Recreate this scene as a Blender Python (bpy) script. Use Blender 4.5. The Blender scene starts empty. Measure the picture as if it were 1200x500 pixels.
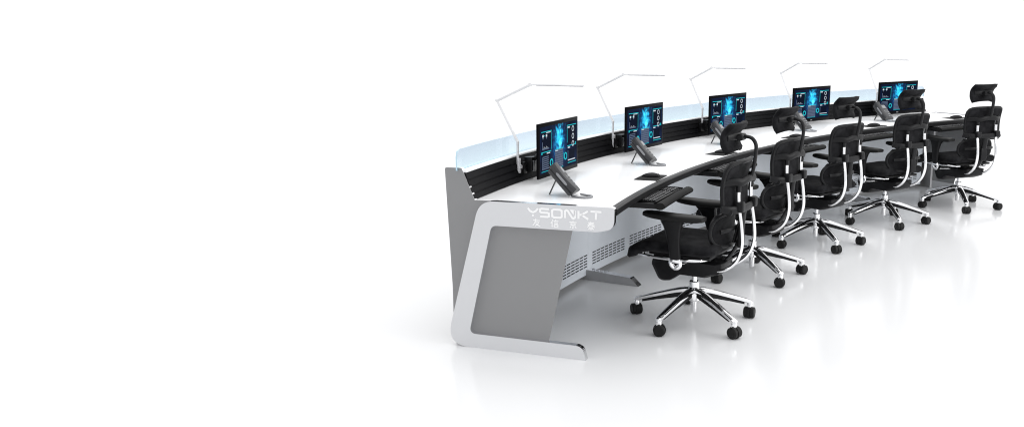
import bpy, bmesh, math, random
from mathutils import Vector, Matrix
from mathutils.geometry import tessellate_polygon
PI = math.pi
random.seed(4)
S = bpy.context.scene
COL = S.collection

# ------------------------------------------------------------ camera, world, lamps, exposure
cam_d = bpy.data.cameras.new('camera'); cam = bpy.data.objects.new('camera', cam_d); COL.objects.link(cam)
def set_cam(o, yaw, pitch, roll, f):
    y, p, r = math.radians(yaw), math.radians(pitch), math.radians(roll)
    fw = Vector((math.sin(y)*math.cos(p), math.cos(y)*math.cos(p), math.sin(p)))
    rt = Vector((math.cos(y), -math.sin(y), 0)); up = rt.cross(fw)
    r2 = rt*math.cos(r) + up*math.sin(r); u2 = -rt*math.sin(r) + up*math.cos(r)
    M = Matrix((r2, u2, -fw)).transposed().to_4x4(); M.translation = Vector(o)
    cam.matrix_world = M
    cam_d.sensor_fit = 'HORIZONTAL'; cam_d.sensor_width = 36; cam_d.lens = f/1200*36
    cam_d.clip_start = .05; cam_d.clip_end = 500
set_cam((-7.33277, -2.6148, 1.5273), -10.254, -11.106, -.8432, 1038.96)
S.camera = cam
w = bpy.data.worlds.new('World'); S.world = w; w.use_nodes = True
wn, wl = w.node_tree.nodes, w.node_tree.links
wbg = wn['Background']; wbg.inputs['Strength'].default_value = 1.0
# a white studio: bright backdrop and ceiling, a dimmer room behind the photographer
tc = wn.new('ShaderNodeTexCoord'); dt = wn.new('ShaderNodeVectorMath'); dt.operation = 'DOT_PRODUCT'
dt.inputs[1].default_value = (.10, -.97, -.10)
rp = wn.new('ShaderNodeValToRGB'); wl.new(tc.outputs['Generated'], dt.inputs[0]); wl.new(dt.outputs['Value'], rp.inputs[0])
rp.color_ramp.elements[0].position = .25; rp.color_ramp.elements[0].color = (1.2, 1.2, 1.205, 1)
rp.color_ramp.elements[1].position = .62; rp.color_ramp.elements[1].color = (.84, .85, .87, 1)
wl.new(rp.outputs[0], wbg.inputs['Color'])
def area(name, loc, target, size, power, col=(1, 1, 1)):
    l = bpy.data.lights.new(name, 'AREA'); l.shape = 'RECTANGLE'; l.size, l.size_y = size; l.energy = power; l.color = col
    o = bpy.data.objects.new(name, l); COL.objects.link(o); o.location = loc
    o.rotation_euler = (Vector(target)-Vector(loc)).to_track_quat('-Z', 'Y').to_euler(); return o
area('softbox_overhead', (-6.0, 4.0, 6.5), (-6.6, 3.6, 0), (7, 7), 160)
area('softbox_side', (-.6, .6, 2.6), (-7.6, 3.0, .2), (4.5, 2.6), 170)
S.view_settings.view_transform = 'Standard'; S.view_settings.look = 'None'
S.view_settings.exposure = 0; S.view_settings.gamma = 1
S.render.engine = 'CYCLES'
S.cycles.filter_width = 1.1; S.cycles.pixel_filter_type = 'BLACKMAN_HARRIS'; S.cycles.max_bounces = 8; S.cycles.transparent_max_bounces = 16

# ------------------------------------------------------------ materials
def mat(name, col, rough=.5, metal=0, coat=0, spec=.5, bump=None, var=0, emis=None, estr=0, varscale=6):
    m = bpy.data.materials.new(name); m.use_nodes = True
    n, l = m.node_tree.nodes, m.node_tree.links
    b = n['Principled BSDF']
    b.inputs['Base Color'].default_value = (*col, 1); b.inputs['Roughness'].default_value = rough
    b.inputs['Metallic'].default_value = metal; b.inputs['Coat Weight'].default_value = coat
    b.inputs['Coat Roughness'].default_value = .06; b.inputs['Specular IOR Level'].default_value = spec
    if emis: b.inputs['Emission Color'].default_value = (*emis, 1); b.inputs['Emission Strength'].default_value = estr
    t = n.new('ShaderNodeTexCoord')
    ns = n.new('ShaderNodeTexNoise'); ns.inputs['Scale'].default_value = varscale; ns.inputs['Detail'].default_value = 4
    l.new(t.outputs['Object'], ns.inputs['Vector'])
    if var:
        r = n.new('ShaderNodeMapRange'); r.inputs['To Min'].default_value = 1-var; r.inputs['To Max'].default_value = 1+var
        l.new(ns.outputs['Fac'], r.inputs['Value'])
        mx = n.new('ShaderNodeVectorMath'); mx.operation = 'SCALE'; mx.inputs[0].default_value = col
        l.new(r.outputs[0], mx.inputs['Scale']); l.new(mx.outputs[0], b.inputs['Base Color'])
        r2 = n.new('ShaderNodeMapRange'); r2.inputs['To Min'].default_value = max(0, rough*.85); r2.inputs['To Max'].default_value = min(1, rough*1.15)
        l.new(ns.outputs['Fac'], r2.inputs['Value']); l.new(r2.outputs[0], b.inputs['Roughness'])
    if bump:
        sc, st, di = bump
        nb = n.new('ShaderNodeTexNoise'); nb.inputs['Scale'].default_value = sc; nb.inputs['Detail'].default_value = 2
        l.new(t.outputs['Object'], nb.inputs['Vector'])
        bp = n.new('ShaderNodeBump'); bp.inputs['Strength'].default_value = st; bp.inputs['Distance'].default_value = di
        l.new(nb.outputs['Fac'], bp.inputs['Height']); l.new(bp.outputs[0], b.inputs['Normal'])
    return m
M = {}
M['floor'] = mat('polished_white_floor', (.815, .82, .828), .17, coat=.0, spec=.4, var=.012, varscale=.8)
M['white'] = mat('white_laminate', (.92, .92, .925), .22, var=.01)
M['frame'] = mat('light_grey_lacquer', (.70, .705, .72), .32)
M['frame_edge'] = mat('polished_edge', (.9, .9, .92), .12, metal=1)
M['grey'] = mat('grey_lacquer', (.265, .265, .268), .36, var=.02)
M['foot_side'] = mat('mid_grey_lacquer', (.42, .42, .43), .3, var=.02)
M['vent'] = mat('pale_blue_grey_steel', (.80, .845, .90), .34, var=.015)
M['slot'] = mat('vent_slot_dark', (.02, .022, .026), .6)
M['slat'] = mat('black_anodised_slats', (.006, .006, .007), .45, var=.05, spec=.08)
M['edge'] = mat('black_edge_trim', (.010, .010, .011), .38, var=.05, spec=.2)
M['alu'] = mat('satin_aluminium', (.80, .80, .81), .28, metal=1)
M['silver'] = mat('silver_paint', (.86, .86, .87), .4, var=.01)
M['chrome'] = mat('chrome', (.93, .93, .94), .05, metal=1)
M['plastic'] = mat('black_plastic', (.008, .008, .009), .42, var=.08, bump=(260, .15, .0005), spec=.2)
M['gloss'] = mat('black_gloss_plastic', (.012, .012, .013), .22, var=.05, spec=.2)
M['rubber'] = mat('black_rubber', (.012, .012, .012), .5, bump=(200, .2, .0005), spec=.2)
M['phone'] = mat('charcoal_plastic', (.030, .031, .034), .38, var=.05)
M['phone_l'] = mat('mid_grey_plastic', (.26, .265, .28), .35)
M['key'] = mat('black_key_plastic', (.014, .014, .016), .4, spec=.2)
M['mark'] = mat('white_print', (.8, .8, .82), .5)
M['logo'] = mat('white_vinyl', (.98, .98, .98), .5, emis=None)
M['pad'] = mat('black_cloth_pad', (.010, .010, .010), .75, bump=(900, .4, .0004), spec=.2)
M['bezel'] = mat('black_bezel', (.004, .004, .005), .3, spec=.02)

def fabric():
    m = mat('black_mesh_fabric', (.012, .012, .013), .8, spec=.12)
    n, l = m.node_tree.nodes, m.node_tree.links; b = n['Principled BSDF']
    b.inputs['Sheen Weight'].default_value = .03; b.inputs['Sheen Roughness'].default_value = .4
    t = n.new('ShaderNodeTexCoord'); sp = n.new('ShaderNodeSeparateXYZ'); l.new(t.outputs['Object'], sp.inputs[0])
    hs = []
    for ax in ('Y', 'Z'):
        mu = n.new('ShaderNodeMath'); mu.operation = 'MULTIPLY'; mu.inputs[1].default_value = 900
        l.new(sp.outputs[ax], mu.inputs[0]); si = n.new('ShaderNodeMath'); si.operation = 'SINE'; l.new(mu.outputs[0], si.inputs[0]); hs.append(si)
    ad = n.new('ShaderNodeMath'); ad.operation = 'MULTIPLY'; l.new(hs[0].outputs[0], ad.inputs[0]); l.new(hs[1].outputs[0], ad.inputs[1])
    bp = n.new('ShaderNodeBump'); bp.inputs['Strength'].default_value = .35; bp.inputs['Distance'].default_value = .0008
    l.new(ad.outputs[0], bp.inputs['Height']); l.new(bp.outputs[0], b.inputs['Normal'])
    ns = n.new('ShaderNodeTexNoise'); ns.inputs['Scale'].default_value = 18; ns.inputs['Detail'].default_value = 5; l.new(t.outputs['Object'], ns.inputs['Vector'])
    r = n.new('ShaderNodeValToRGB'); r.color_ramp.elements[0].position = .35; r.color_ramp.elements[0].color = (.004, .004, .005, 1)
    r.color_ramp.elements[1].position = .7; r.color_ramp.elements[1].color = (.020, .020, .022, 1)
    l.new(ns.outputs['Fac'], r.inputs[0]); l.new(r.outputs[0], b.inputs['Base Color'])
    return m
M['fabric'] = fabric()

def glassmat(name, top, bot, z0, z1):
    m = bpy.data.materials.new(name); m.use_nodes = True; n, l = m.node_tree.nodes, m.node_tree.links
    n.clear(); out = n.new('ShaderNodeOutputMaterial'); mix = n.new('ShaderNodeMixShader'); tr = n.new('ShaderNodeBsdfTransparent'); gl = n.new('ShaderNodeBsdfGlossy')
    gl.inputs['Roughness'].default_value = .03
    lw = n.new('ShaderNodeLayerWeight'); lw.inputs['Blend'].default_value = .5; pw = n.new('ShaderNodeMath'); pw.operation = 'POWER'; pw.inputs[1].default_value = 5; l.new(lw.outputs['Facing'], pw.inputs[0]); fr = n.new('ShaderNodeMath'); fr.operation = 'MULTIPLY_ADD'; fr.inputs[1].default_value = .35; fr.inputs[2].default_value = .03; l.new(pw.outputs[0], fr.inputs[0])
    t = n.new('ShaderNodeTexCoord'); s = n.new('ShaderNodeSeparateXYZ'); mr = n.new('ShaderNodeMapRange')
    mr.inputs['From Min'].default_value = z0; mr.inputs['From Max'].default_value = z1
    cr = n.new('ShaderNodeValToRGB'); cr.color_ramp.elements[0].color = (*bot, 1); cr.color_ramp.elements[1].color = (*top, 1)
    l.new(t.outputs['Object'], s.inputs[0]); l.new(s.outputs['Z'], mr.inputs['Value']); l.new(mr.outputs[0], cr.inputs[0]); l.new(cr.outputs[0], tr.inputs['Color'])
    l.new(fr.outputs[0], mix.inputs[0]); l.new(tr.outputs[0], mix.inputs[1]); l.new(gl.outputs[0], mix.inputs[2]); l.new(mix.outputs[0], out.inputs[0])
    return m
M['glass'] = glassmat('pale_blue_film_glass', (.80, .865, .925), (.88, .965, 1.0), .88, 1.0)
M['glass_edge'] = mat('blue_glass_edge', (.55, .76, .88), .15)

def screenmat():   # the lit display: dark navy field with a cyan glowing figure in its middle
    m = bpy.data.materials.new('lit_display'); m.use_nodes = True; n, l = m.node_tree.nodes, m.node_tree.links
    b = n['Principled BSDF']; b.inputs['Base Color'].default_value = (.002, .002, .003, 1); b.inputs['Roughness'].default_value = .3; b.inputs['Specular IOR Level'].default_value = .01
    t = n.new('ShaderNodeTexCoord')
    def glow(c, s, nz):
        mp = n.new('ShaderNodeMapping'); mp.inputs['Location'].default_value = (-c[0]/s[0], 0, -c[1]/s[1]); mp.inputs['Scale'].default_value = (1/s[0], 0, 1/s[1])
        l.new(t.outputs['Object'], mp.inputs[0])
        no = n.new('ShaderNodeTexNoise'); no.inputs['Scale'].default_value = 38; no.inputs['Detail'].default_value = 5; l.new(t.outputs['Object'], no.inputs['Vector'])
        ad = n.new('ShaderNodeVectorMath'); ad.operation = 'MULTIPLY_ADD'; ad.inputs[1].default_value = (nz, nz, nz); l.new(no.outputs['Color'], ad.inputs[0]); l.new(mp.outputs[0], ad.inputs[2])
        sb = n.new('ShaderNodeVectorMath'); sb.operation = 'SUBTRACT'; sb.inputs[1].default_value = (nz/2, nz/2, nz/2); l.new(ad.outputs[0], sb.inputs[0])
        ln = n.new('ShaderNodeVectorMath'); ln.operation = 'LENGTH'; l.new(sb.outputs[0], ln.inputs[0])
        mr = n.new('ShaderNodeMapRange'); mr.inputs['From Min'].default_value = 1; mr.inputs['From Max'].default_value = 0; mr.interpolation_type = 'SMOOTHSTEP'
        l.new(ln.outputs['Value'], mr.inputs['Value']); return mr.outputs[0]
    base = n.new('ShaderNodeTexNoise'); base.inputs['Scale'].default_value = 9; l.new(t.outputs['Object'], base.inputs['Vector'])
    cr = n.new('ShaderNodeValToRGB'); cr.color_ramp.elements[0].position = .38; cr.color_ramp.elements[0].color = (.0015, .004, .016, 1)
    cr.color_ramp.elements[1].position = .72; cr.color_ramp.elements[1].color = (.004, .016, .06, 1); l.new(base.outputs['Fac'], cr.inputs[0])
    cur = cr.outputs[0]
    for c, s, nz, col in (((0, .01), (.15, .17), .5, (.006, .045, .15)), ((.0, .04), (.105, .125), 1.7, (.005, .20, .48)), ((.004, .05), (.068, .095), 2.4, (.03, .62, .78)), ((.014, .015), (.030, .045), 1.8, (.14, .62, .70)), ((-.018, .075), (.026, .035), 2.4, (.06, .5, .60)), ((.02, .095), (.016, .030), 2.4, (.10, .5, .65))):
        g = glow(c, s, nz); sc = n.new('ShaderNodeVectorMath'); sc.operation = 'SCALE'; sc.inputs[0].default_value = col; l.new(g, sc.inputs['Scale'])
        a = n.new('ShaderNodeVectorMath'); a.operation = 'ADD'; l.new(cur, a.inputs[0]); l.new(sc.outputs[0], a.inputs[1]); cur = a.outputs[0]
    l.new(cur, b.inputs['Emission Color']); b.inputs['Emission Strength'].default_value = 1
    return m
M['screen'] = screenmat()
def em(name, c, s=1): return mat(name, (.0, .0, .0), .3, spec=.01, emis=c, estr=s)
M['ui_cyan'] = em('display_cyan', (.02, .58, .66)); M['ui_white'] = em('display_white', (.62, .70, .78)); M['ui_grey'] = em('display_grey', (.12, .16, .25)); M['ui_panel'] = em('display_panel', (.003, .006, .018))

# ------------------------------------------------------------ helpers
def obj(name, bm, mats, parent=None, off=None, smooth=True, ang=35, weld=True):
    if off is not None: bmesh.ops.translate(bm, verts=bm.verts, vec=-Vector(off))
    if weld: bmesh.ops.remove_doubles(bm, verts=bm.verts, dist=1e-6)
    bmesh.ops.recalc_face_normals(bm, faces=bm.faces)
    me = bpy.data.meshes.new(name); bm.to_mesh(me); bm.free()
    for m in (mats if isinstance(mats, (list, tuple)) else [mats]): me.materials.append(M[m])
    if smooth:
        me.shade_smooth(); me.set_sharp_from_angle(angle=math.radians(ang))
    o = bpy.data.objects.new(name, me); COL.objects.link(o)
    if parent: o.parent = parent
    return o
def tag(o, label, cat, group=None):
    o['label'] = label; o['category'] = cat
    if group: o['group'] = group
    return o
def empty(name, label, cat, loc=(0, 0, 0), rz=0, group=None):
    o = bpy.data.objects.new(name, None); COL.objects.link(o); o.empty_display_size = .1
    o.location = loc; o.rotation_euler = (0, 0, rz); return tag(o, label, cat, group)
def copy_tree(o, parent=None):
    c = o.copy(); COL.objects.link(c)
    if parent: c.parent = parent
    for ch in list(o.children): copy_tree(ch, c)
    return c
def box(bm, c, s, rot=None, bev=0, seg=2, mi=0, taper=None):
    r = bmesh.ops.create_cube(bm, size=1); vs = r['verts']
    for v in vs:
        v.co = Vector((v.co.x*s[0], v.co.y*s[1], v.co.z*s[2]))
        if taper and v.co.z > 0: v.co.x *= taper[0]; v.co.y *= taper[1]
    fs = set(f for v in vs for f in v.link_faces)
    if bev:
        es = list(set(e for v in vs for e in v.link_edges))
        r2 = bmesh.ops.bevel(bm, geom=es, offset=bev, segments=seg, affect='EDGES', profile=.5)
        fs |= set(r2['faces']); vs = list(set(v for f in r2['faces'] for v in f.verts)|set(v for v in vs if v.is_valid))
    vs = [v for v in vs if v.is_valid]
    mm = Matrix.Translation(Vector(c))
    if rot is not None: mm = mm @ rot
    bmesh.ops.transform(bm, matrix=mm, verts=vs)
    for f in fs:
        if f.is_valid: f.material_index = mi
    return vs
def catmull(pts, n=6):
    P = [Vector(p) for p in pts]; out = []
    for i in range(len(P)-1):
        a, b, c, d = P[max(i-1, 0)], P[i], P[i+1], P[min(i+2, len(P)-1)]
        for k in range(n):
            t = k/n
            out.append(.5*((2*b)+(c-a)*t+(2*a-5*b+4*c-d)*t*t+(3*b-a-3*c+d)*t**3))
    out.append(P[-1]); return out
def tube(bm, pts, rad, seg=10, flat=1.0, side=(0, 1, 0), mi=0, square=False):
    # sweep; rad number or list; cross-section width along 'side' = rad, across = rad*flat
    P = [Vector(p) for p in pts]; n = len(P); rings = []
    sv = Vector(side)
    for i, p in enumerate(P):
        tn = (P[min(i+1, n-1)]-P[max(i-1, 0)]).normalized()
        s = sv - tn*sv.dot(tn)
        s = s.normalized() if s.length > 1e-4 else tn.orthogonal().normalized()
        u = tn.cross(s); r = rad[i] if isinstance(rad, (list, tuple)) else rad
        ring = []
        for k in range(seg):
            a = 2*PI*k/seg; cx, sy = math.cos(a), math.sin(a)
            if square:
                q = (abs(cx)**4+abs(sy)**4)**.25; cx /= q; sy /= q
            ring.append(bm.verts.new(p+s*cx*r+u*sy*r*flat))
        rings.append(ring)
    for a, b in zip(rings, rings[1:]):
        for k in range(seg):
            f = bm.faces.new((a[k], a[(k+1) % seg], b[(k+1) % seg], b[k])); f.material_index = mi
    for ring in (rings[0], rings[-1]):
        f = bm.faces.new(ring); f.material_index = mi
def lathe(bm, prof, loc=(0, 0, 0), axis='Z', seg=20, mi=0):
    rings = []
    for r, h in prof:
        ring = []
        for k in range(seg):
            a = 2*PI*k/seg; x, y = r*math.cos(a), r*math.sin(a)
            co = Vector((x, y, h)) if axis == 'Z' else (Vector((x, h, y)) if axis == 'Y' else Vector((h, x, y)))
            ring.append(bm.verts.new(co+Vector(loc)))
        rings.append(ring)
    for a, b in zip(rings, rings[1:]):
        for k in range(seg):
            f = bm.faces.new((a[k], a[(k+1) % seg], b[(k+1) % seg], b[k])); f.material_index = mi
    for ring in (rings[0], rings[-1]):
        f = bm.faces.new(ring); f.material_index = mi
def sheet(bm, fn, nu, nv, th, mask=None):
    # surface fn(u,v)->Vector, u,v in -1..1, given thickness th (number or fn) along normals, with rounded rim
    G = [[fn(-1+2*i/nu, -1+2*j/nv) for j in range(nv+1)] for i in range(nu+1)]
    N = [[None]*(nv+1) for _ in range(nu+1)]
    for i in range(nu+1):
        for j in range(nv+1):
            du = G[min(i+1, nu)][j]-G[max(i-1, 0)][j]; dv = G[i][min(j+1, nv)]-G[i][max(j-1, 0)]
            N[i][j] = du.cross(dv).normalized()
    F, B = [], []
    for i in range(nu+1):
        fr, br = [], []
        for j in range(nv+1):
            u, v = -1+2*i/nu, -1+2*j/nv
            t = (th(u, v) if callable(th) else th)/2
            e = min(1, math.sqrt(max(0, 1-max(abs(u), abs(v))**10))+.25)
            fr.append(bm.verts.new(G[i][j]+N[i][j]*t*e)); br.append(bm.verts.new(G[i][j]-N[i][j]*t*e))
        F.append(fr); B.append(br)
    for i in range(nu):
        for j in range(nv):
            bm.faces.new((F[i][j], F[i+1][j], F[i+1][j+1], F[i][j+1])); bm.faces.new((B[i][j], B[i][j+1], B[i+1][j+1], B[i+1][j]))
    for i in range(nu):
        bm.faces.new((F[i][0], B[i][0], B[i+1][0], F[i+1][0])); bm.faces.new((F[i][nv], F[i+1][nv], B[i+1][nv], B[i][nv]))
    for j in range(nv):
        bm.faces.new((F[0][j], F[0][j+1], B[0][j+1], B[0][j])); bm.faces.new((F[nu][j], B[nu][j], B[nu][j+1], F[nu][j+1]))
def rounded_poly(pts, n=5):   # pts: (x,y,radius)
    out = []
    m = len(pts)
    for i in range(m):
        a, b, c = pts[i-1], pts[i], pts[(i+1) % m]
        B = Vector(b[:2]); r = b[2]
        if r <= 0: out.append((B.x, B.y)); continue
        d1 = (Vector(a[:2])-B); d2 = (Vector(c[:2])-B); l1, l2 = d1.length, d2.length
        d1.normalize(); d2.normalize(); ang = d1.angle(d2); t = min(r/math.tan(ang/2), l1*.49, l2*.49)
        p1, p2 = B+d1*t, B+d2*t
        for k in range(n+1):
            s = k/n; q = p1*(1-s)**2+B*2*s*(1-s)+p2*s*s; out.append((q.x, q.y))
    return out

# ------------------------------------------------------------ layout: arcs about the world origin
T0, T1 = .187, .967
ST0, DT = .2868, .1519
ST = [ST0+i*DT for i in range(5)]
def P(r, t, z=0): return Vector((-r*math.cos(t), r*math.sin(t), z))
def arc_sweep(bm, prof, t0, t1, n, mi=0, mif=None, caps=True):
    rings = [[bm.verts.new(P(r, t0+(t1-t0)*i/n, z)) for r, z in prof] for i in range(n+1)]
    m = len(prof)
    for a, b in zip(rings, rings[1:]):
        for k in range(m):
            f = bm.faces.new((a[k], a[(k+1) % m], b[(k+1) % m], b[k])); f.material_index = mif(k) if mif else mi
    if caps:
        tris = tessellate_polygon([[Vector((r, z, 0)) for r, z in prof]])
        for src in (rings[0], rings[-1]):
            ring = [bm.verts.new(v.co) for v in src]
            for tr in tris:
                try: f = bm.faces.new([ring[q] for q in tr]); f.material_index = mi; f.smooth = False
                except ValueError: pass
def frame_at(t): return PI/2-t     # local +Y points outward (the way the operator looks), +X along the desk away from the camera

# ------------------------------------------------------------ the setting
bm = bmesh.new()
bmesh.ops.create_grid(bm, x_segments=8, y_segments=8, size=120)
fl = obj('floor', bm, 'floor', smooth=False); fl['kind'] = 'structure'

# ------------------------------------------------------------ the curved console
CO = P(8.15, (T0+T1)/2, 0)
console = empty('control_console', 'long curved white and grey control console with five operator positions', 'control desk', CO)
def part(name, bm, mats, parent=console, **k): 
    return obj(name, bm, mats, parent, off=CO, **k)
TE = .008   # half-gap in angle used by the end pieces
# desktop with the black front edge
bm = bmesh.new(); arc_sweep(bm, [(7.748, .748), (7.752, .75), (8.44, .75), (8.44, .722), (7.78, .722), (7.748, .738)], T0+.0055, T1-.0055, 90)
part('desktop', bm, 'white')
bm = bmesh.new(); arc_sweep(bm, [(7.716, .739), (7.724, .7465), (7.7465, .7465), (7.7465, .737), (7.79, .7205), (7.79, .700), (7.738, .697), (7.718, .710)], T0+.0055, T1-.0055, 90)
part('desk_edge_trim', bm, 'edge')
# under-desk beam
bm = bmesh.new(); arc_sweep(bm, [(7.86, .7195), (8.42, .7195), (8.42, .66), (8.38, .66), (8.38, .70), (7.86, .70)], T0+.006, T1-.006, 60)
part('desk_beam', bm, 'edge')
# slatwall: leaning back, grooved
def slat_profile():
    b0, b1 = Vector((8.432, .7515)), Vector((8.478, .885)); d = b1-b0; nrm = Vector((-d.y, d.x)).normalized()*-1
    nrm = Vector((d.y, -d.x)).normalized()   # pointing outward (larger r)
    pr = []
    k = 4
    for i in range(k):
        a, b = i/k, (i+1)/k
        pr += [b0+d*(a+.012), b0+d*(b-.045)]
        pr += [b0+d*(b-.045)+nrm*.006, b0+d*(b+.012)+nrm*.006]
    pr = pr[:-2]+[b0+d]
    pr += [b1+Vector((.04, 0)), Vector((8.50, .70)), Vector((8.445, .70)), Vector((8.445, .7515))]
    return [(p.x, p.y) for p in pr]
bm = bmesh.new(); arc_sweep(bm, slat_profile(), T0+.0032, T1-.0032, 80)
part('slat_wall', bm, 'slat', ang=20)
bm = bmesh.new(); arc_sweep(bm, [(8.474, .8865), (8.474, .893), (8.478, .896), (8.548, .896), (8.548, .8865)], T0+.0032, T1-.0032, 80)
part('top_rail', bm, 'silver')
# glass screen above, corners rounded at both ends
def glass_screen():
    bm = bmesh.new(); n = 160; ta, tb = T0+.001, T1+.002
    lo, hi, rad = .8965, 1.0, .035
    rows = []
    for i in range(n+1):
        t = ta+(tb-ta)*i/n
        if i < 8: t = ta+(tb-ta)*8/n*(i/8)**1.6
        if i > n-8: t = tb-(tb-ta)*8/n*((n-i)/8)**1.6
        d = min(t-ta, tb-t)*8.52; z = hi
        if d < rad: z = hi-rad+math.sqrt(max(0, rad*rad-(rad-d)**2))
        rows.append([bm.verts.new(P(r, t, zz)) for r, zz in ((8.514, lo), (8.514, z), (8.522, z), (8.522, lo))])
    for a, b in zip(rows, rows[1:]):
        for k in range(4):
            f = bm.faces.new((a[k], a[(k+1) % 4], b[(k+1) % 4], b[k])); f.material_index = 0 if k in (0, 2) else 1
    for r in (rows[0], rows[-1]):
        f = bm.faces.new(r); f.material_index = 1
    return bm
gs = part('glass_screen', glass_screen(), ['glass', 'glass_edge'])
# rear cladding
bm = bmesh.new(); arc_sweep(bm, [(8.55, .05), (8.55, .8862), (8.565, .8862), (8.565, .05)], T0+.0032, T1-.0032, 60)
part('rear_panel', bm, 'grey')
# end pieces
Cout = rounded_poly([(7.850, 0, .0), (8.592, 0, .10), (8.392, .757, .10), (7.714, .757, .016), (7.716, .655, .05), (7.80, .637, 0), (8.330, .637, .035), (8.462, .074, .03), (7.868, .070, .055)], 8)
Backp = rounded_poly([(8.552, .0, 0), (8.590, .909, .012), (8.499, .909, .012), (8.432, .7525, 0), (8.30, .7525, 0), (8.30, .0, 0)], 5)
Inset = rounded_poly([(7.912, .700, 0), (8.40, .700, 0), (8.47, .0705, 0), (8.048, .0705, 0)], 1)
def endpiece(t, sgn):
    a = lambda d: t+sgn*d/8.15     # d metres inward
    # C frame, bevelled rim, polished edge
    bm = bmesh.new(); arc_sweep(bm, Cout, a(-.012), a(.024), 1, mif=lambda k: 1)
    for f in bm.faces: f.smooth = False
    part('end_frame', bm, ['frame', 'frame_edge'], ang=30)
    bm = bmesh.new(); arc_sweep(bm, Backp, a(.0245), a(.050), 1, mif=lambda k: 1)
    part('back_upright', bm, ['grey', 'silver'], ang=30)
    bm = bmesh.new(); arc_sweep(bm, [p for p in Inset], a(.0215), a(.0235), 1)
    # stop the inset short of the upright so the faces never share a plane
    part('inset_panel', bm, 'grey', ang=30)
endpiece(T0, 1); endpiece(T1, -1)
# lettering on the near end frame (stroke letters on the frame face)
def face_pt(r, z, d): # d metres proud of the near face
    return P(r, T0-(.012+d)/8.15, z)
letters = {
 'Y': [[(-.02, 1.02), (.16, .66), (.36, .52), (.50, .52), (.70, .66), (.90, 1.02)]],
 'S': [[(.80, 1), (.12, 1), (.0, .94), (.0, .60), (.12, .52), (.68, .52), (.80, .45), (.80, .08), (.68, 0), (0, 0)]],
 'O': [[(.14, 1), (.72, 1), (.86, .88), (.86, .12), (.72, 0), (.14, 0), (0, .12), (0, .88), (.14, 1)]],
 'N': [[(0, 0), (0, .88), (.12, 1), (.25, .92), (.62, .08), (.76, 0), (.88, .12), (.88, 1)]],
 'K': [[(0, 0), (0, 1)], [(.82, 1), (.28, .52), (.05, .5)], [(.28, .52), (.86, 0)]],
 'T': [[(0, 1), (.95, 1)], [(.475, 1), (.475, 0)]]}
def stroke(bm, line, width, to3d):
    # flat ribbon with mitred joints, given thickness
    L = [Vector(p) for p in line]; n = len(L); closed = (L[0]-L[-1]).length < 1e-5
    A, B = [], []
    for i in range(n):
        d1 = (L[i]-L[i-1]).normalized() if (i > 0 or closed) else None
        if i == 0 and closed: d1 = (L[0]-L[-2]).normalized()
        d2 = (L[i+1]-L[i]).normalized() if i < n-1 else ((L[1]-L[0]).normalized() if closed else None)
        if d1 is None: d1 = d2
        if d2 is None: d2 = d1
        nn = Vector((-(d1.y+d2.y), d1.x+d2.x)); nn.normalize(); c = max(.5, nn.dot(Vector((-d1.y, d1.x))))
        A.append(L[i]+nn*width/2/c); B.append(L[i]-nn*width/2/c)
    for i in range(n-1):
        q = [A[i], A[i+1], B[i+1], B[i]]
        top = [bm.verts.new(to3d(p, 1)) for p in q]; bot = [bm.verts.new(to3d(p, 0)) for p in q]
        bm.faces.new(top); 
        for k in range(4): bm.faces.new((top[k], bot[k], bot[(k+1) % 4], top[(k+1) % 4]))
X0, Z0, LH = 8.138, .6965, .038
def to3(p, k): return face_pt(X0-p.x, Z0+p.y-.0*p.x, .0003+.0010*k)
x = 0
adv = {'Y': .055, 'S': .055, 'O': .058, 'N': .060, 'K': .053, 'T': .06}
for ch in 'YSONKT':
    wd = .055; bm = bmesh.new()
    for ln in letters[ch]: stroke(bm, [(x+px*wd, py*LH) for px, py in ln], .0098, to3)
    if ch == 'Y': stroke(bm, [(x+.34*wd, .10*LH), (x+.52*wd, .10*LH)], .009, to3)
    if ch == 'N':
        q = [Vector((x+.40*wd, LH*1.1)), Vector((x+.88*wd, LH*1.1)), Vector((x+.88*wd, .25*LH))]
        bm.faces.new([bm.verts.new(to3(p, 1)) for p in q])
    x += adv[ch]*1.10
    part('letter', bm, 'logo', smooth=False)
# the four characters below, as strokes on a unit square
HAN = {
 'you': [[(.05, .78), (.95, .78)], [(.40, 1), (.36, .70), (.22, .35), (.0, .05)], [(.32, .52), (.80, .52), (.62, .25), (.30, .0)], [(.36, .40), (.60, .16), (1, .0)]],
 'xin': [[(.28, 1), (.16, .72), (.0, .50)], [(.17, .68), (.17, 0)], [(.58, 1), (.66, .88)], [(.36, .82), (1, .82)], [(.44, .64), (.92, .64)], [(.44, .48), (.92, .48)], [(.44, .30), (.92, .30), (.92, .02), (.44, .02), (.44, .30)]],
 'jing': [[(.50, 1), (.50, .86)], [(.04, .82), (.96, .82)], [(.24, .66), (.76, .66), (.76, .42), (.24, .42), (.24, .66)], [(.50, .42), (.50, .04), (.38, .06)], [(.26, .28), (.10, .06)], [(.72, .28), (.92, .06)]],
 'tai': [[(.12, .88), (.88, .88)], [(.18, .72), (.82, .72)], [(.04, .56), (.96, .56)], [(.46, 1), (.36, .62), (.04, .28)], [(.60, .56), (.96, .28)], [(.50, .46), (.50, .0), (.40, .02)], [(.26, .32), (.38, .22)], [(.74, .34), (.60, .22)], [(.16, .04), (.42, .18)], [(.58, .16), (.84, .02)]]}
for key, x0 in (('you', .024), ('xin', .115), ('jing', .206), ('tai', .294)):
    bm = bmesh.new()
    for q, ln in enumerate(HAN[key]):
        stroke(bm, [(x0-.001+px*.038, -.0475+py*.036) for px, py in ln], .0046, lambda p, k: face_pt(X0-p.x, Z0+p.y, .0003+(.0010+.00008*q)*k))
    part('letter', bm, 'logo', smooth=False)

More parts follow.
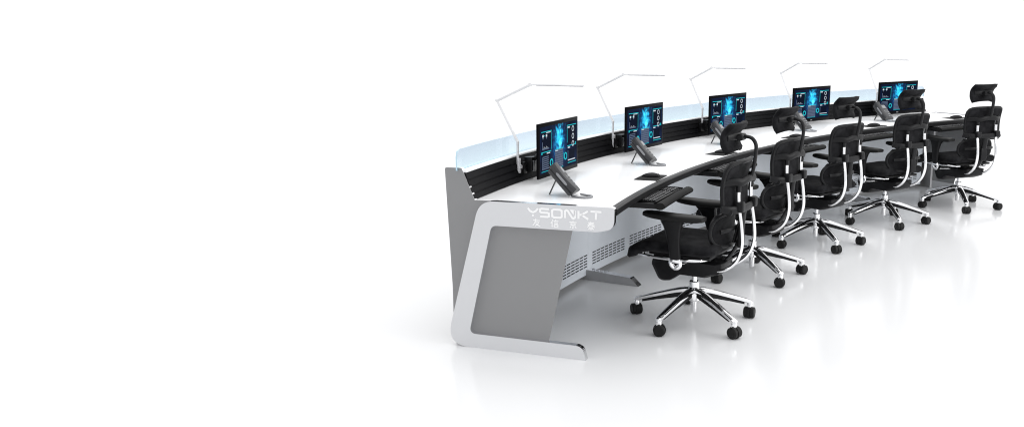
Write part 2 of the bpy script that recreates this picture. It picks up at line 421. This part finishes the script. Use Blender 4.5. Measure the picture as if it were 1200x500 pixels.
# modesty panels with rows of slots, one per module, joints between
J = [T0+.012]+[ST0+DT*(i+.5)-.0045 for i in range(4)]+[T1-.012]
RM = 8.375
for i in range(5):
    a, b = J[i]+.00012, J[i+1]-.00012
    bm = bmesh.new(); arc_sweep(bm, [(RM, .03), (RM, .70), (RM+.015, .70), (RM+.015, .03)], a, b, 14)
    for g in range(-3, 10):
        g0 = .366+.0665*g; g1 = g0+.0585
        nc = 8
        for c in range(nc):
            ta = g0+(g1-g0)*c/nc; tb = ta+(g1-g0)/nc*.76
            if ta < a+.0008 or tb > b-.0008: continue
            for r in range(5):
                z = .083+r*.0185
                arc_sweep(bm, [(RM-.0025, z), (RM-.0025, z+.0065), (RM+.002, z+.0065), (RM+.002, z)], ta, tb, 1, mi=1)
    part('modesty_panel', bm, ['vent', 'slot'])
# support feet at the joints and cable duct behind
Foot = rounded_poly([(8.015, 0, 0), (8.52, 0, .02), (8.52, .075, .02), (8.07, .05, .03)], 5)
for i in range(1, 5):
    bm = bmesh.new(); arc_sweep(bm, Foot, J[i]-.0035, J[i]+.0035, 1, mif=lambda k: 1)
    part('foot', bm, ['foot_side', 'frame_edge'])
bm = bmesh.new(); arc_sweep(bm, [(8.41, .02), (8.41, .09), (8.53, .09), (8.53, .02)], T0+.012, T1-.012, 50)
part('base_plinth', bm, 'grey')
# keyboard trays
def tray(i):
    t = ST[i]-.006; bm = bmesh.new(); da = .268/7.68
    arc_sweep(bm, [(7.63, .672), (7.63, .690), (7.90, .690), (7.90, .672)], t-da, t+da, 10)
    # padded wrist rest along the front lip
    pr = [(7.608+.028*math.cos(a), .688+.019*math.sin(a)) for a in [k*PI/6 for k in range(12)]]
    arc_sweep(bm, pr, t-da-.001, t+da+.001, 12, mi=1)
    for s in (-1, 1):
        arc_sweep(bm, [(7.64, .6915), (7.64, .701), (7.90, .701), (7.90, .6915)], t+s*da-.0008, t+s*da+.0008, 2)
    tr = part('keyboard_tray', bm, ['gloss', 'pad'])
    for s in (-1, 1):
        bm = bmesh.new(); arc_sweep(bm, [(7.80, .690), (7.80, .704), (8.15, .704), (8.15, .690)], t+s*.0375-.0012, t+s*.0375+.0012, 1)
        part('tray_runner', bm, 'alu', parent=tr)
for i in range(5): tray(i)

# ------------------------------------------------------------ things at the operator positions
ORD = ['nearest the lettered end frame', 'second from the lettered end frame', 'at the middle position', 'second from the far end', 'at the far end']
def station(i, db, r, z=0, rot=0):
    t = ST[i]+db/8.0
    return P(r, t, z), frame_at(t)+rot
def place(proto, i, label, loc, rz):
    o = proto if i == 0 else copy_tree(proto)
    o.location = loc; o.rotation_euler = (0, 0, rz); o['label'] = label; return o

# monitor (origin below the panel on the desk level; local y outward)
def make_monitor():
    t = empty('monitor', 'x', 'monitor', group='monitors along the console')
    W, H, zc = .540, .300, .927-.75
    bm = bmesh.new(); box(bm, (0, .007, zc), (W, .014, H), bev=.003)
    box(bm, (0, .030, zc), (W*.62, .022, H*.6), bev=.009)
    obj('housing', bm, 'bezel', t)
    bm = bmesh.new(); w2, h2 = W/2-.016, H/2-.020
    vs = [bm.verts.new((x, 0, z)) for x, z in ((-w2, -h2+.004), (w2, -h2+.004), (w2, h2), (-w2, h2))]; bm.faces.new(vs)
    sc = obj('screen', bm, 'screen', t, smooth=False); sc.location = (0, -.0008, zc)
    bm = bmesh.new()
    def rect(x0, z0, x1, z1, mi, y=-.0016):
        f = bm.faces.new([bm.verts.new((x, y, z)) for x, z in ((x0, z0), (x1, z0), (x1, z1), (x0, z1))]); f.material_index = mi
    def ring(cx, cz, r, wd, mi, n=20, y=-.0018):
        for k in range(n):
            a, b = 2*PI*k/n, 2*PI*(k+1)/n
            f = bm.faces.new([bm.verts.new((cx+q*math.cos(g), y, cz+q*math.sin(g))) for q, g in ((r, a), (r, b), (r-wd, b), (r-wd, a))]); f.material_index = mi
    # left upper panel
    rect(-.235, .012, -.105, .105, 3, -.0012); rect(-.238, .101, -.105, .105, 0); rect(-.175, .094, -.118, .099, 1)
    rect(-.110, .0, -.107, .100, 0)
    rect(-.225, .074, -.207, .088, 1); rect(-.180, .074, -.163, .088, 1); rect(-.222, .064, -.210, .071, 2); rect(-.177, .064, -.166, .071, 2); rect(-.20, .079, -.19, .083, 0)
    rect(-.228, .010, -.222, .048, 2); rect(-.228, .006, -.140, .012, 2)
    for k in range(7): rect(-.216+k*.010, .013, -.213+k*.010, .016+.004*((k*5) % 3), 1)
    # left lower panel
    rect(-.235, -.108, -.125, -.012, 3, -.0012); rect(-.238, -.010, -.110, -.006, 0); rect(-.170, -.020, -.125, -.014, 1); rect(-.238, -.020, -.226, -.006, 0)
    for k in range(6): rect(-.222, -.092+k*.011, -.145, -.087+k*.011, 2)
    rect(-.230, -.098, -.225, -.035, 2); rect(-.230, -.103, -.140, -.097, 2)
    rect(-.238, -.116, -.150, -.113, 0); ring(-.108, -.075, .022, .008, 0)
    # centre lower block
    rect(-.060, -.112, .052, -.012, 2, -.0012)
    for k in range(9): rect(-.055+k*.012, -.106, -.053+k*.012, -.020, 3, -.0018)
    for k in range(7): rect(-.058, -.104+k*.013, .050, -.102+k*.013, 3, -.0021)
    rect(-.060, -.012, .052, -.008, 0); rect(-.055, -.020, -.020, -.015, 1); rect(-.060, -.118, .052, -.115, 0)
    # right panels
    rect(.108, .012, .112, .112, 0); rect(.108, .108, .238, .112, 0); rect(.115, .094, .150, .103, 1); rect(.118, .0, .236, .104, 3, -.0012)
    for k in range(3): ring(.192,   .086-k*.043, .0165, .0052, 1)
    rect(.112, -.010, .238, -.006, 0); rect(.118, -.022, .150, -.014, 1); rect(.225, -.004, .236, .006, 0)
    rect(.118, -.092, .124, -.035, 2); rect(.118, -.094, .225, -.088, 1); rect(.118, -.108, .238, -.104, 0); rect(.128, -.084, .215, -.030, 3, -.0012)
    ring(.085, -.062, .022, .008, 0); rect(.060, -.075, .064, -.04, 0)
    g = obj('display_graphics', bm, ['ui_cyan', 'ui_white', 'ui_grey', 'ui_panel'], sc, smooth=False)
    bm = bmesh.new(); rect(-.014, -.1435, -.002, -.1405, 0, -.0012); rect(.002, -.1435, .012, -.1405, 0, -.0012)
    mk = obj('badge', bm, 'mark', t, smooth=False); mk.location = (0, 0, zc)
    # arm from the slat wall
    bm = bmesh.new(); box(bm, (0, .050, zc), (.11, .016, .11), bev=.003)
    tube(bm, [(0, .055, zc), (-.02, .085, zc-.02), (-.06, .10, zc-.04), (-.095, .125, zc-.08)], .012, 12)
    obj('monitor_arm', bm, 'gloss', t)
    bm = bmesh.new(); box(bm, (-.095, .135, .085), (.060, .050, .085), bev=.005); box(bm, (-.150, .148, .072), (.036, .022, .066), bev=.003)
    box(bm, (-.112, .108, .078), (.014, .008, .060), bev=.002, mi=1)
    obj('arm_bracket', bm, ['gloss', 'phone_l'], t)
    return t
mon = make_monitor()
for i in range(5):
    loc, rz = station(i, 0, 8.293, .75)
    place(mon, i, 'flat black monitor with glowing blue dashboard, '+ORD[i], loc, rz-math.radians(.6))

# desk lamp
def make_lamp():
    t = empty('desk_lamp', 'x', 'desk lamp', group='slim folding lamps clamped to the slat wall')
    bm = bmesh.new(); box(bm, (-.004, -.030, .085), (.030, .010, .085), bev=.003); box(bm, (.004, -.037, .080), (.022, .012, .020), bev=.003, mi=1)
    obj('clamp', bm, ['mark', 'phone_l'], t)
    bm = bmesh.new(); tube(bm, [(0, -.020, .06), (0, -.020, .215)], .0075, 12); lathe(bm, [(.009, .205), (.009, .222), (.004, .226)], (0, -.020, 0), seg=14)
    obj('pole', bm, 'silver', t)
    a, b, c, d = Vector((0, -.020, .220)), Vector((.053, .13, .441)), Vector((-.053, -.128, .538)), Vector((-.167, -.489, .541))
    bm = bmesh.new(); tube(bm, [a, b], .0078, 10, flat=.8, square=True); lathe(bm, [(.009, -.008), (.009, .008)], b, 'X', 14)
    obj('lower_arm', bm, 'silver', t)
    bm = bmesh.new(); tube(bm, [b, c], .0078, 10, flat=.8, square=True); lathe(bm, [(.009, -.008), (.009, .008)], c, 'X', 14)
    obj('upper_arm', bm, 'silver', t)
    bm = bmesh.new(); tube(bm, [c, d], .009, 10, flat=.5, side=(1, 0, 0), square=True)
    hd = obj('lamp_head', bm, 'silver', t)
    bm = bmesh.new(); tube(bm, [c.lerp(d, .12)+Vector((0, 0, -.0062)), c.lerp(d, .97)+Vector((0, 0, -.0062))], .006, 8, flat=.25, side=(1, 0, 0), square=True)
    obj('light_strip', bm, 'mark', hd)
    return t
lamp = make_lamp()
for i in range(5):
    loc, rz = station(i, 0, 8.4, .75); er = Vector((-math.cos(ST[i]), math.sin(ST[i]), 0)); et = Vector((math.sin(ST[i]), math.cos(ST[i]), 0))
    # local origin on the slat wall behind and left of the monitor
    place(lamp, i, 'thin folding silver lamp arching over the monitor, '+ORD[i], loc+er*.08+et*(-.191, -.152, -.113, -.083, -.098)[i], rz)

# desk phone: leaning body, handset beside the keys, rear leg, coiled cord on the desk
def make_phone():
    t = empty('desk_phone', 'x', 'telephone', group='desk phones along the console')
    an = math.radians(47); L = .168
    R = Matrix.Rotation(an, 4, 'X')     # local: body lies in XY plane, y up-slope
    def pt(x, y, z): return R @ Vector((x, y, z))+Vector((0, 0, .006))
    def rbox(bm, c, s, bev, mi=0):
        box(bm, pt(*c), s, rot=R, bev=bev, seg=3, mi=mi)
    bm = bmesh.new(); rbox(bm, (.015, L/2, .008), (.150, L, .022), .009); obj('body', bm, 'phone', t)
    bm = bmesh.new()
    tube(bm, [pt(-.035, y, z) for y, z in catmull_2d()], [.024+.003*abs(k/12-.5)*2 for k in range(13)], 14, flat=.72, side=(1, 0, 0), square=True)
    hs = obj('handset', bm, 'phone', t)
    bm = bmesh.new(); tube(bm, [pt(-.0595, .045, .031), pt(-.0600, .06, .030), pt(-.0600, .12, .030), pt(-.0595, .135, .031)], [.002, .0065, .0065, .002], 10, flat=.25, side=(0, math.cos(an+PI/2), math.sin(an+PI/2)))
    obj('grip_recess', bm, 'phone_l', hs)
    bm = bmesh.new(); rbox(bm, (.048, .138, .0202), (.062, .034, .002), .0008); obj('display', bm, 'phone_l', t)
    bm = bmesh.new()
    for a in range(3):
        for b in range(4): rbox(bm, (.028+a*.020, .035+b*.020, .0205), (.013, .011, .003), .001)
    obj('keypad', bm, 'phone_l', t)
    bm = bmesh.new(); q = pt(.0, .118, -.004); tube(bm, [q, Vector((-.005, q.y+.040, .003))], .008, 8, flat=.35, side=(1, 0, 0), square=True)
    obj('stand_leg', bm, 'phone', t)
    bm = bmesh.new()
    tube(bm, catmull([(-.03, -.005, .006), (-.05, -.045, .005), (-.052, -.085, .005), (-.03, -.105, .005), (.005, -.095, .005), (.02, -.06, .005), (.035, -.03, .006)], 6), .007, 10, flat=.7, side=(1, 0, 0))
    obj('cord', bm, 'phone_l', t)
    return t
def catmull_2d():
    return [(.000+k/12*.176, .036-.006*math.sin(PI*k/12)) for k in range(13)]
phone = make_phone()
for i in range(5):
    loc, rz = station(i, -.52, 8.008, .7505)
    place(phone, i, 'charcoal desk phone leaning on a thin rear leg, '+ORD[i], loc, rz)

# mouse pad and mouse
def make_pad():
    bm = bmesh.new(); box(bm, (0, 0, .0015), (.215, .135, .003), bev=.0012, seg=2)
    return obj('mouse_pad', bm, 'pad')
pad = tag(make_pad(), 'x', 'mouse pad', 'mouse pads on the white desktop')
def make_mouse():
    t = empty('computer_mouse', 'x', 'mouse', group='mice on their pads')
    bm = bmesh.new(); bmesh.ops.create_uvsphere(bm, u_segments=24, v_segments=14, radius=1)
    for v in bm.verts:
        x, y, z = v.co
        zz = max(z, -.25); v.co = Vector((x*.029*(1-.12*y), y*.052, (zz+.25)*.018*(1-.18*y)))
    obj('mouse_shell', bm, 'gloss', t)
    bm = bmesh.new(); tube(bm, [(.0, .052*math.sin(a), .0228*math.cos(a)*(1-.16*math.sin(a))+.0008) for a in [math.radians(d) for d in range(-50, 60, 10)]], .009, 8, flat=.16, side=(1, 0, 0))
    obj('mouse_strip', bm, 'mark', t)
    return t
mouse = make_mouse()
def make_keyboard():
    t = empty('keyboard', 'x', 'keyboard', group='keyboards in the pull-out trays')
    bm = bmesh.new(); box(bm, (0, 0, .006), (.43, .125, .012), bev=.003); obj('key_bed', bm, 'gloss', t)
    bm = bmesh.new()
    for r in range(5):
        for c in range(21):
            if c in (15,) : continue
            if r == 0 and 4 <= c <= 9:
                if c == 4: box(bm, (-.205+6.5*.0196, -.046, .0145), (.112, .0155, .006), bev=.0012, seg=1)
                continue
            box(bm, (-.205+c*.0204, -.046+r*.0215, .0145), (.0165, .0165, .006), bev=.0012, seg=1)
    obj('keys', bm, 'key', t)
    bm = bmesh.new()
    for r in range(5):
        for c in range(21):
            if c == 15 or (r == 0 and 4 <= c <= 9): continue
            box(bm, (-.2075+c*.0204, -.043+r*.0215, .0177), (.0035, .0045, .0004), mi=0)
    obj('key_marks', bm, 'mark', t)
    return t
kb = make_keyboard()
for i in range(5):
    loc, rz = station(i, .195, 7.815, .7505); o = pad if i == 0 else pad.copy()
    if i: COL.objects.link(o)
    o.location = loc; o.rotation_euler = (0, 0, rz+.05*(-1)**i); o['label'] = 'thin black mouse pad on the white desktop, '+ORD[i]
    loc2, rz2 = station(i, .215, 7.82, .7537)
    place(mouse, i, 'glossy black mouse with silver strip on its pad, '+ORD[i], loc2, rz2+.25+.1*i)
    loc3, rz3 = station(i, -.006*8, 7.70, .6905)
    place(kb, i, 'black full-size keyboard lying in its pull-out tray, '+ORD[i], loc3, rz3)

# ------------------------------------------------------------ the chairs (local x = forward, y = left, z up)
def make_chair():
    t = empty('office_chair', 'x', 'office chair', group='black mesh office chairs along the console')
    # star base: each leg carries its caster
    for k in range(5):
        bm = bmesh.new()
        pts = [(.022, 0, .178), (.09, 0, .166), (.20, 0, .132), (.315, 0, .094), (.334, 0, .086)]
        tube(bm, catmull(pts, 4), [.0235-.008*(q/16) for q in range(17)], 12, flat=.64, side=(0, 1, 0), square=True)
        # black underside fin
        fin = [(.03, .166), (.15, .140), (.29, .094), (.29, .080), (.20, .104), (.03, .142)]
        a = [bm.verts.new((x, .0095, z)) for x, z in fin]; b = [bm.verts.new((x, -.0095, z)) for x, z in fin]
        fs = [bm.faces.new(a), bm.faces.new(b)]+[bm.faces.new((a[q], a[(q+1) % 6], b[(q+1) % 6], b[q])) for q in range(6)]
        for f in fs: f.material_index = 1
        leg = obj('base_leg', bm, ['chrome', 'gloss'], t); leg.rotation_euler = (0, 0, 2*PI*k/5)
        bm = bmesh.new(); lathe(bm, [(.014, .052), (.016, .058), (.016, .088), (.012, .094)], (.325, 0, 0), seg=16, mi=1)
        sw = [.6, -.9, 2.1, .2, -2.2][k]
        ca, sa = math.cos(sw), math.sin(sw); c = Vector((.325, 0, .031))
        def ly(prof, mi=0):
            b2 = bmesh.new(); lathe(b2, prof, (0, 0, 0), 'Y', 22, mi)
            bmesh.ops.transform(b2, matrix=Matrix.Translation(c+Vector((.004*ca, .004*sa, 0))) @ Matrix.Rotation(sw, 4, 'Z'), verts=b2.verts)
            me = bpy.data.meshes.new('t'); b2.to_mesh(me); b2.free(); bm.from_mesh(me); bpy.data.meshes.remove(me)
        for s in (-1, 1):
            ly([(.012, s*.030), (.024, s*.030), (.0305, s*.025), (.0305, s*.008), (.02, s*.006)])
        ly([(.020, -.008), (.034, -.006), (.034, .006), (.020, .008)])
        obj('caster', bm, ['rubber', 'chrome'], leg)
    bm = bmesh.new(); lathe(bm, [(.030, .120), (.034, .125), (.036, .178), (.030, .192), (.027, .196), (.027, .226), (.023, .230), (.014, .2305)], seg=28)
    lathe(bm, [(.016, .055), (.017, .058), (.017, .120)], seg=20)
    obj('base_hub', bm, 'chrome', t)
    bm = bmesh.new(); lathe(bm, [(.0135, .2305), (.0135, .335)], seg=20); obj('gas_column', bm, 'chrome', t)
    # mechanism housing: lobed black belly
    prof = rounded_poly([(.205, .378, .01), (.220, .320, .03), (.170, .225, .05), (.105, .235, .03), (.05, .276, .03), (-.10, .276, .02), (-.18, .305, .03), (-.19, .365, .01)], 6)
    bm = bmesh.new()
    n = len(prof)
    rings = [[bm.verts.new((.05+(x-.05)*sc, y, .31+(z-.31)*sc)) for x, z in prof] for y, sc in ((-.105, .82), (-.09, .96), (-.06, 1), (.06, 1), (.09, .96), (.105, .82))]
    for a, b in zip(rings, rings[1:]):
        for k in range(n): bm.faces.new((a[k], a[(k+1) % n], b[(k+1) % n], b[k]))
    bm.faces.new(rings[0]); bm.faces.new(rings[-1])
    obj('tilt_mechanism', bm, 'plastic', t)
    # chrome seat rails with the levers
    bm = bmesh.new()
    for s in (-1, 1):
        tube(bm, catmull([(.275, s*.12, .400), (.26, s*.165, .394), (.19, s*.195, .386), (0, s*.205, .388), (-.09, s*.19, .392), (-.13, s*.12, .388)], 5), .0075, 10, flat=1.2)
        box(bm, (.240, s*.175, .392), (.05, .022, .024), bev=.006)
    obj('seat_rail', bm, 'chrome', t)
    bm = bmesh.new(); tube(bm, [(.05, .09, .355), (.03, .20, .352), (.015, .235, .348)], .005, 8); box(bm, (.012, .245, .348), (.05, .02, .007), bev=.003)
    obj('height_lever', bm, 'gloss', t)
    # seat
    def seat(u, v):   # u along x, v along y
        x = -.185+.485*(u+1)/2
        z = .443+.012*v*v
        if x > .17: z -= ((x-.17)/.13)**2*.062
        if x < -.12: z += ((-.12-x)/.065)**2*.012
        wd = .232-(.02 if False else 0)-.030*max(0, (-u))**2-.030*max(0, u)**6
        return Vector((x, wd*v*(1-.0*u), z-.022*abs(v)**6))
    bm = bmesh.new(); sheet(bm, seat, 24, 20, lambda u, v: .058)
    obj('seat', bm, 'fabric', t, ang=60)
    bm = bmesh.new(); box(bm, (.02, 0, .402), (.34, .36, .018), bev=.006); obj('seat_pan', bm, 'plastic', t)
    # armrests
    for s in (1, -1):
        bm = bmesh.new()
        pr = [(.000, s*.262, .385), (.004, s*.268, .43), (.014, s*.262, .50), (.026, s*.248, .575), (.030, s*.24, .605)]
        tube(bm, catmull(pr, 4), [.026, .026, .027, .028, .029, .029, .030, .031, .033, .036, .040, .045, .050, .056, .062, .064, .066][:17], 16, flat=.42, side=(1, 0, 0), square=True)
        post = obj('armrest', bm, 'plastic', t)
        bm = bmesh.new()
        tube(bm, [(-.135+.33*q/12, s*(.234-.012*q/12), .620-.006*math.sin(PI*q/12)+.004*q/12) for q in range(13)], [.032, .041, .045, .046, .047, .047, .047, .047, .046, .046, .044, .040, .030], 18, flat=.40, side=(0, 1, 0), square=True)
        obj('arm_pad', bm, 'rubber', post, ang=60)
        bm = bmesh.new(); tube(bm, catmull([(-.022, s*.262, .395), (-.020, s*.262, .370), (.005, s*.255, .352), (.04, s*.20, .352), (.02, s*.14, .352), (.0, s*.09, .350)], 5), .011, 12, flat=.8, side=(1, 0, 0))
        tube(bm, catmull([(.026, s*.262, .395), (.024, s*.262, .372), (.005, s*.25, .352)], 4), .012, 10)
        box(bm, (.002, s*.262, .398), (.062, .030, .026), bev=.008)
        obj('arm_bracket', bm, 'chrome', post)
    # back frame rods
    for s in (1, -1):
        bm = bmesh.new()
        tube(bm, catmull([(-.04, s*.055, .322), (-.12, s*.075, .318), (-.20, s*.088, .335), (-.262, s*.094, .39), (-.288, s*.097, .47), (-.284, s*.097, .56), (-.270, s*.096, .65), (-.262, s*.095, .72), (-.262, s*.095, .792)], 6), .014, 14, flat=.62, side=(0, 1, 0))
        obj('frame_rod', bm, 'chrome', t)
    # crossbars in black, with the clamps
    bm = bmesh.new()
    tube(bm, catmull([(-.205, .190, .672), (-.245, .150, .664), (-.272, .08, .662), (-.278, 0, .662), (-.272, -.08, .662), (-.245, -.15, .664), (-.205, -.19, .672)], 5), .021, 12, flat=.5, side=(0, 0, 1))
    for s in (-1, 1):
        box(bm, (-.272, s*.097, .675), (.046, .046, .056), bev=.010)
        lathe(bm, [(.012, .0), (.020, .004), (.020, .030), (.012, .034)], (-.235, s*.150-(.017), .655), 'Y', 16)
    obj('lower_crossbar', bm, 'plastic', t)
    bm = bmesh.new()
    tube(bm, catmull([(-.205, .170, .800), (-.250, .125, .806), (-.275, .095, .800), (-.290, .05, .812), (-.292, 0, .815), (-.290, -.05, .812), (-.275, -.095, .800), (-.250, -.125, .806), (-.205, -.17, .800)], 5), .020, 12, flat=.55, side=(0, 0, 1))
    for s in (-1, 1): tube(bm, [(-.262, s*.097, .812), (-.262, s*.097, .752)], .0155, 12, flat=.8)
    obj('upper_crossbar', bm, 'plastic', t)
    # white scale strips seen on the rods stay part of the rod: upper back cushion
    def back(u, v):   # u across (y), v up (z)
        z = .771+.130*v
        y = .176*u*(1-.03*v**4)*(1+.01*v)
        x = -.240+.034*abs(u)**2.2-.022*v*v*(1 if v > 0 else .3)+.004*(1-v*v)
        z += -.012*abs(u)**4*(1 if v > 0 else -.3)
        return Vector((x, y, z))
    bm = bmesh.new(); sheet(bm, back, 24, 16, .022)
    bk = obj('backrest', bm, 'fabric', t, ang=60)
    # border frame of the back
    bm = bmesh.new(); loop = []
    for k in range(64):
        a = 2*PI*k/64; c_, s_ = math.cos(a), math.sin(a); q = (abs(c_)**14+abs(s_)**14)**(1/14)
        loop.append(back(c_/q, s_/q)+Vector((-.002, 0, 0)))
    ring_tube(bm, loop, .0115)
    obj('back_frame', bm, 'plastic', bk)
    # lumbar support: two bulging lobes
    def lum(u, v):
        z = .540+.088*v
        y = .172*u*(1-.22*v*v)
        x = -.192+.045*(1-v*v)*(1-.5*u*u)+.030*abs(u)**2
        return Vector((x, y, z))
    bm = bmesh.new(); sheet(bm, lum, 20, 16, lambda u, v: .026)
    lb = obj('lumbar_support', bm, 'fabric', t, ang=60)
    bm = bmesh.new(); loop = []
    for k in range(48):
        a = 2*PI*k/48; c_, s_ = math.cos(a), math.sin(a); q = (abs(c_)**4+abs(s_)**4)**(1/4)
        loop.append(lum(c_/q, s_/q)+Vector((-.004, 0, 0)))
    ring_tube(bm, loop, .011)
    tube(bm, catmull([(-.19, .145, .545), (-.215, .08, .548), (-.22, 0, .55), (-.215, -.08, .548), (-.19, -.145, .545)], 4), .012, 10, flat=.6, side=(0, 0, 1))
    tube(bm, [(-.215, 0, .47), (-.235, 0, .55), (-.26, 0, .66)], .026, 12, flat=.35, side=(0, 1, 0))
    obj('lumbar_frame', bm, 'plastic', lb)
    bm = bmesh.new(); box(bm, (-.250, 0, .50), (.022, .060, .11), bev=.008); tube(bm, catmull([(-.06, 0, .325), (-.14, 0, .345), (-.20, 0, .40), (-.245, 0, .50), (-.265, 0, .66)], 5), .024, 12, flat=.4, side=(0, 1, 0))
    obj('back_spine', bm, 'plastic', t)
    # headrest post and headrest
    bm = bmesh.new()
    tube(bm, catmull([(-.290, 0, .80), (-.305, 0, .88), (-.312, 0, .96), (-.306, 0, .995), (-.285, 0, 1.018), (-.25, 0, 1.024), (-.215, 0, 1.022)], 5), .014, 12, flat=.65, side=(0, 1, 0))
    lathe(bm, [(.014, -.035), (.018, -.03), (.018, .03), (.014, .035)], (-.235, 0, 1.020), 'Y', 16)
    obj('headrest_post', bm, 'plastic', t)
    def head(u, v):
        z = 1.022+.068*v-.016*abs(u)**2.5*(1 if v < 0 else -.1)
        x = -.195-.046*v*v*(1.05 if v > 0 else .75)+.030*abs(u)**2-.006*v
        y = .118*u*(1-.06*(1-v)/2)
        return Vector((x, y, z))
    bm = bmesh.new(); sheet(bm, head, 20, 16, lambda u, v: .032)
    hr = obj('headrest', bm, 'fabric', t, ang=60)
    bm = bmesh.new(); tube(bm, catmull([(-.190, .09, 1.022), (-.208, .05, 1.024), (-.216, 0, 1.025), (-.208, -.05, 1.024), (-.190, -.09, 1.022)], 4), .020, 12, flat=.5, side=(0, 0, 1))
    obj('headrest_bracket', bm, 'plastic', hr)
    return t
def ring_tube(bm, loop, r, seg=8):
    n = len(loop); rings = []
    cen = sum(loop, Vector())/n
    for i, p in enumerate(loop):
        tn = (loop[(i+1) % n]-loop[i-1]).normalized(); s = (p-cen); s = (s-tn*s.dot(tn)).normalized(); u = tn.cross(s)
        rings.append([bm.verts.new(p+(s*math.cos(2*PI*k/seg)+u*math.sin(2*PI*k/seg))*r) for k in range(seg)])
    for i in range(n):
        a, b = rings[i], rings[(i+1) % n]
        for k in range(seg): bm.faces.new((a[k], a[(k+1) % seg], b[(k+1) % seg], b[k]))
chair = make_chair()
CT = [.2888, .4366, .5843, .7304, .8765]; YAW = [6.6, 8.5, 10.3, 12, 13.5]
PH = [1.59912, .161637, 1.24642, 1.09243, .883104]
CL = ['black mesh office chair, frontmost, beside the lettered end frame', 'black mesh office chair, second from the lettered end frame', 'black mesh office chair in the middle of the row of five', 'black mesh office chair, fourth from the lettered end frame', 'black mesh office chair at the far end of the row']
for i in range(5):
    th = CT[i]+math.radians(YAW[i]); rz = PI-th
    c = place(chair, i, CL[i], P(7.5025, CT[i], 0), rz)
chairs = [o for o in COL.objects if o.name.startswith('office_chair')]
for i, c in enumerate(sorted(chairs, key=lambda o: o.name)):
    ks = [ch for ch in c.children if ch.name.startswith('base_leg')]
    for k, lg in enumerate(ks): lg.rotation_euler = (0, 0, PH[i]+2*PI*k/5-c.rotation_euler.z)
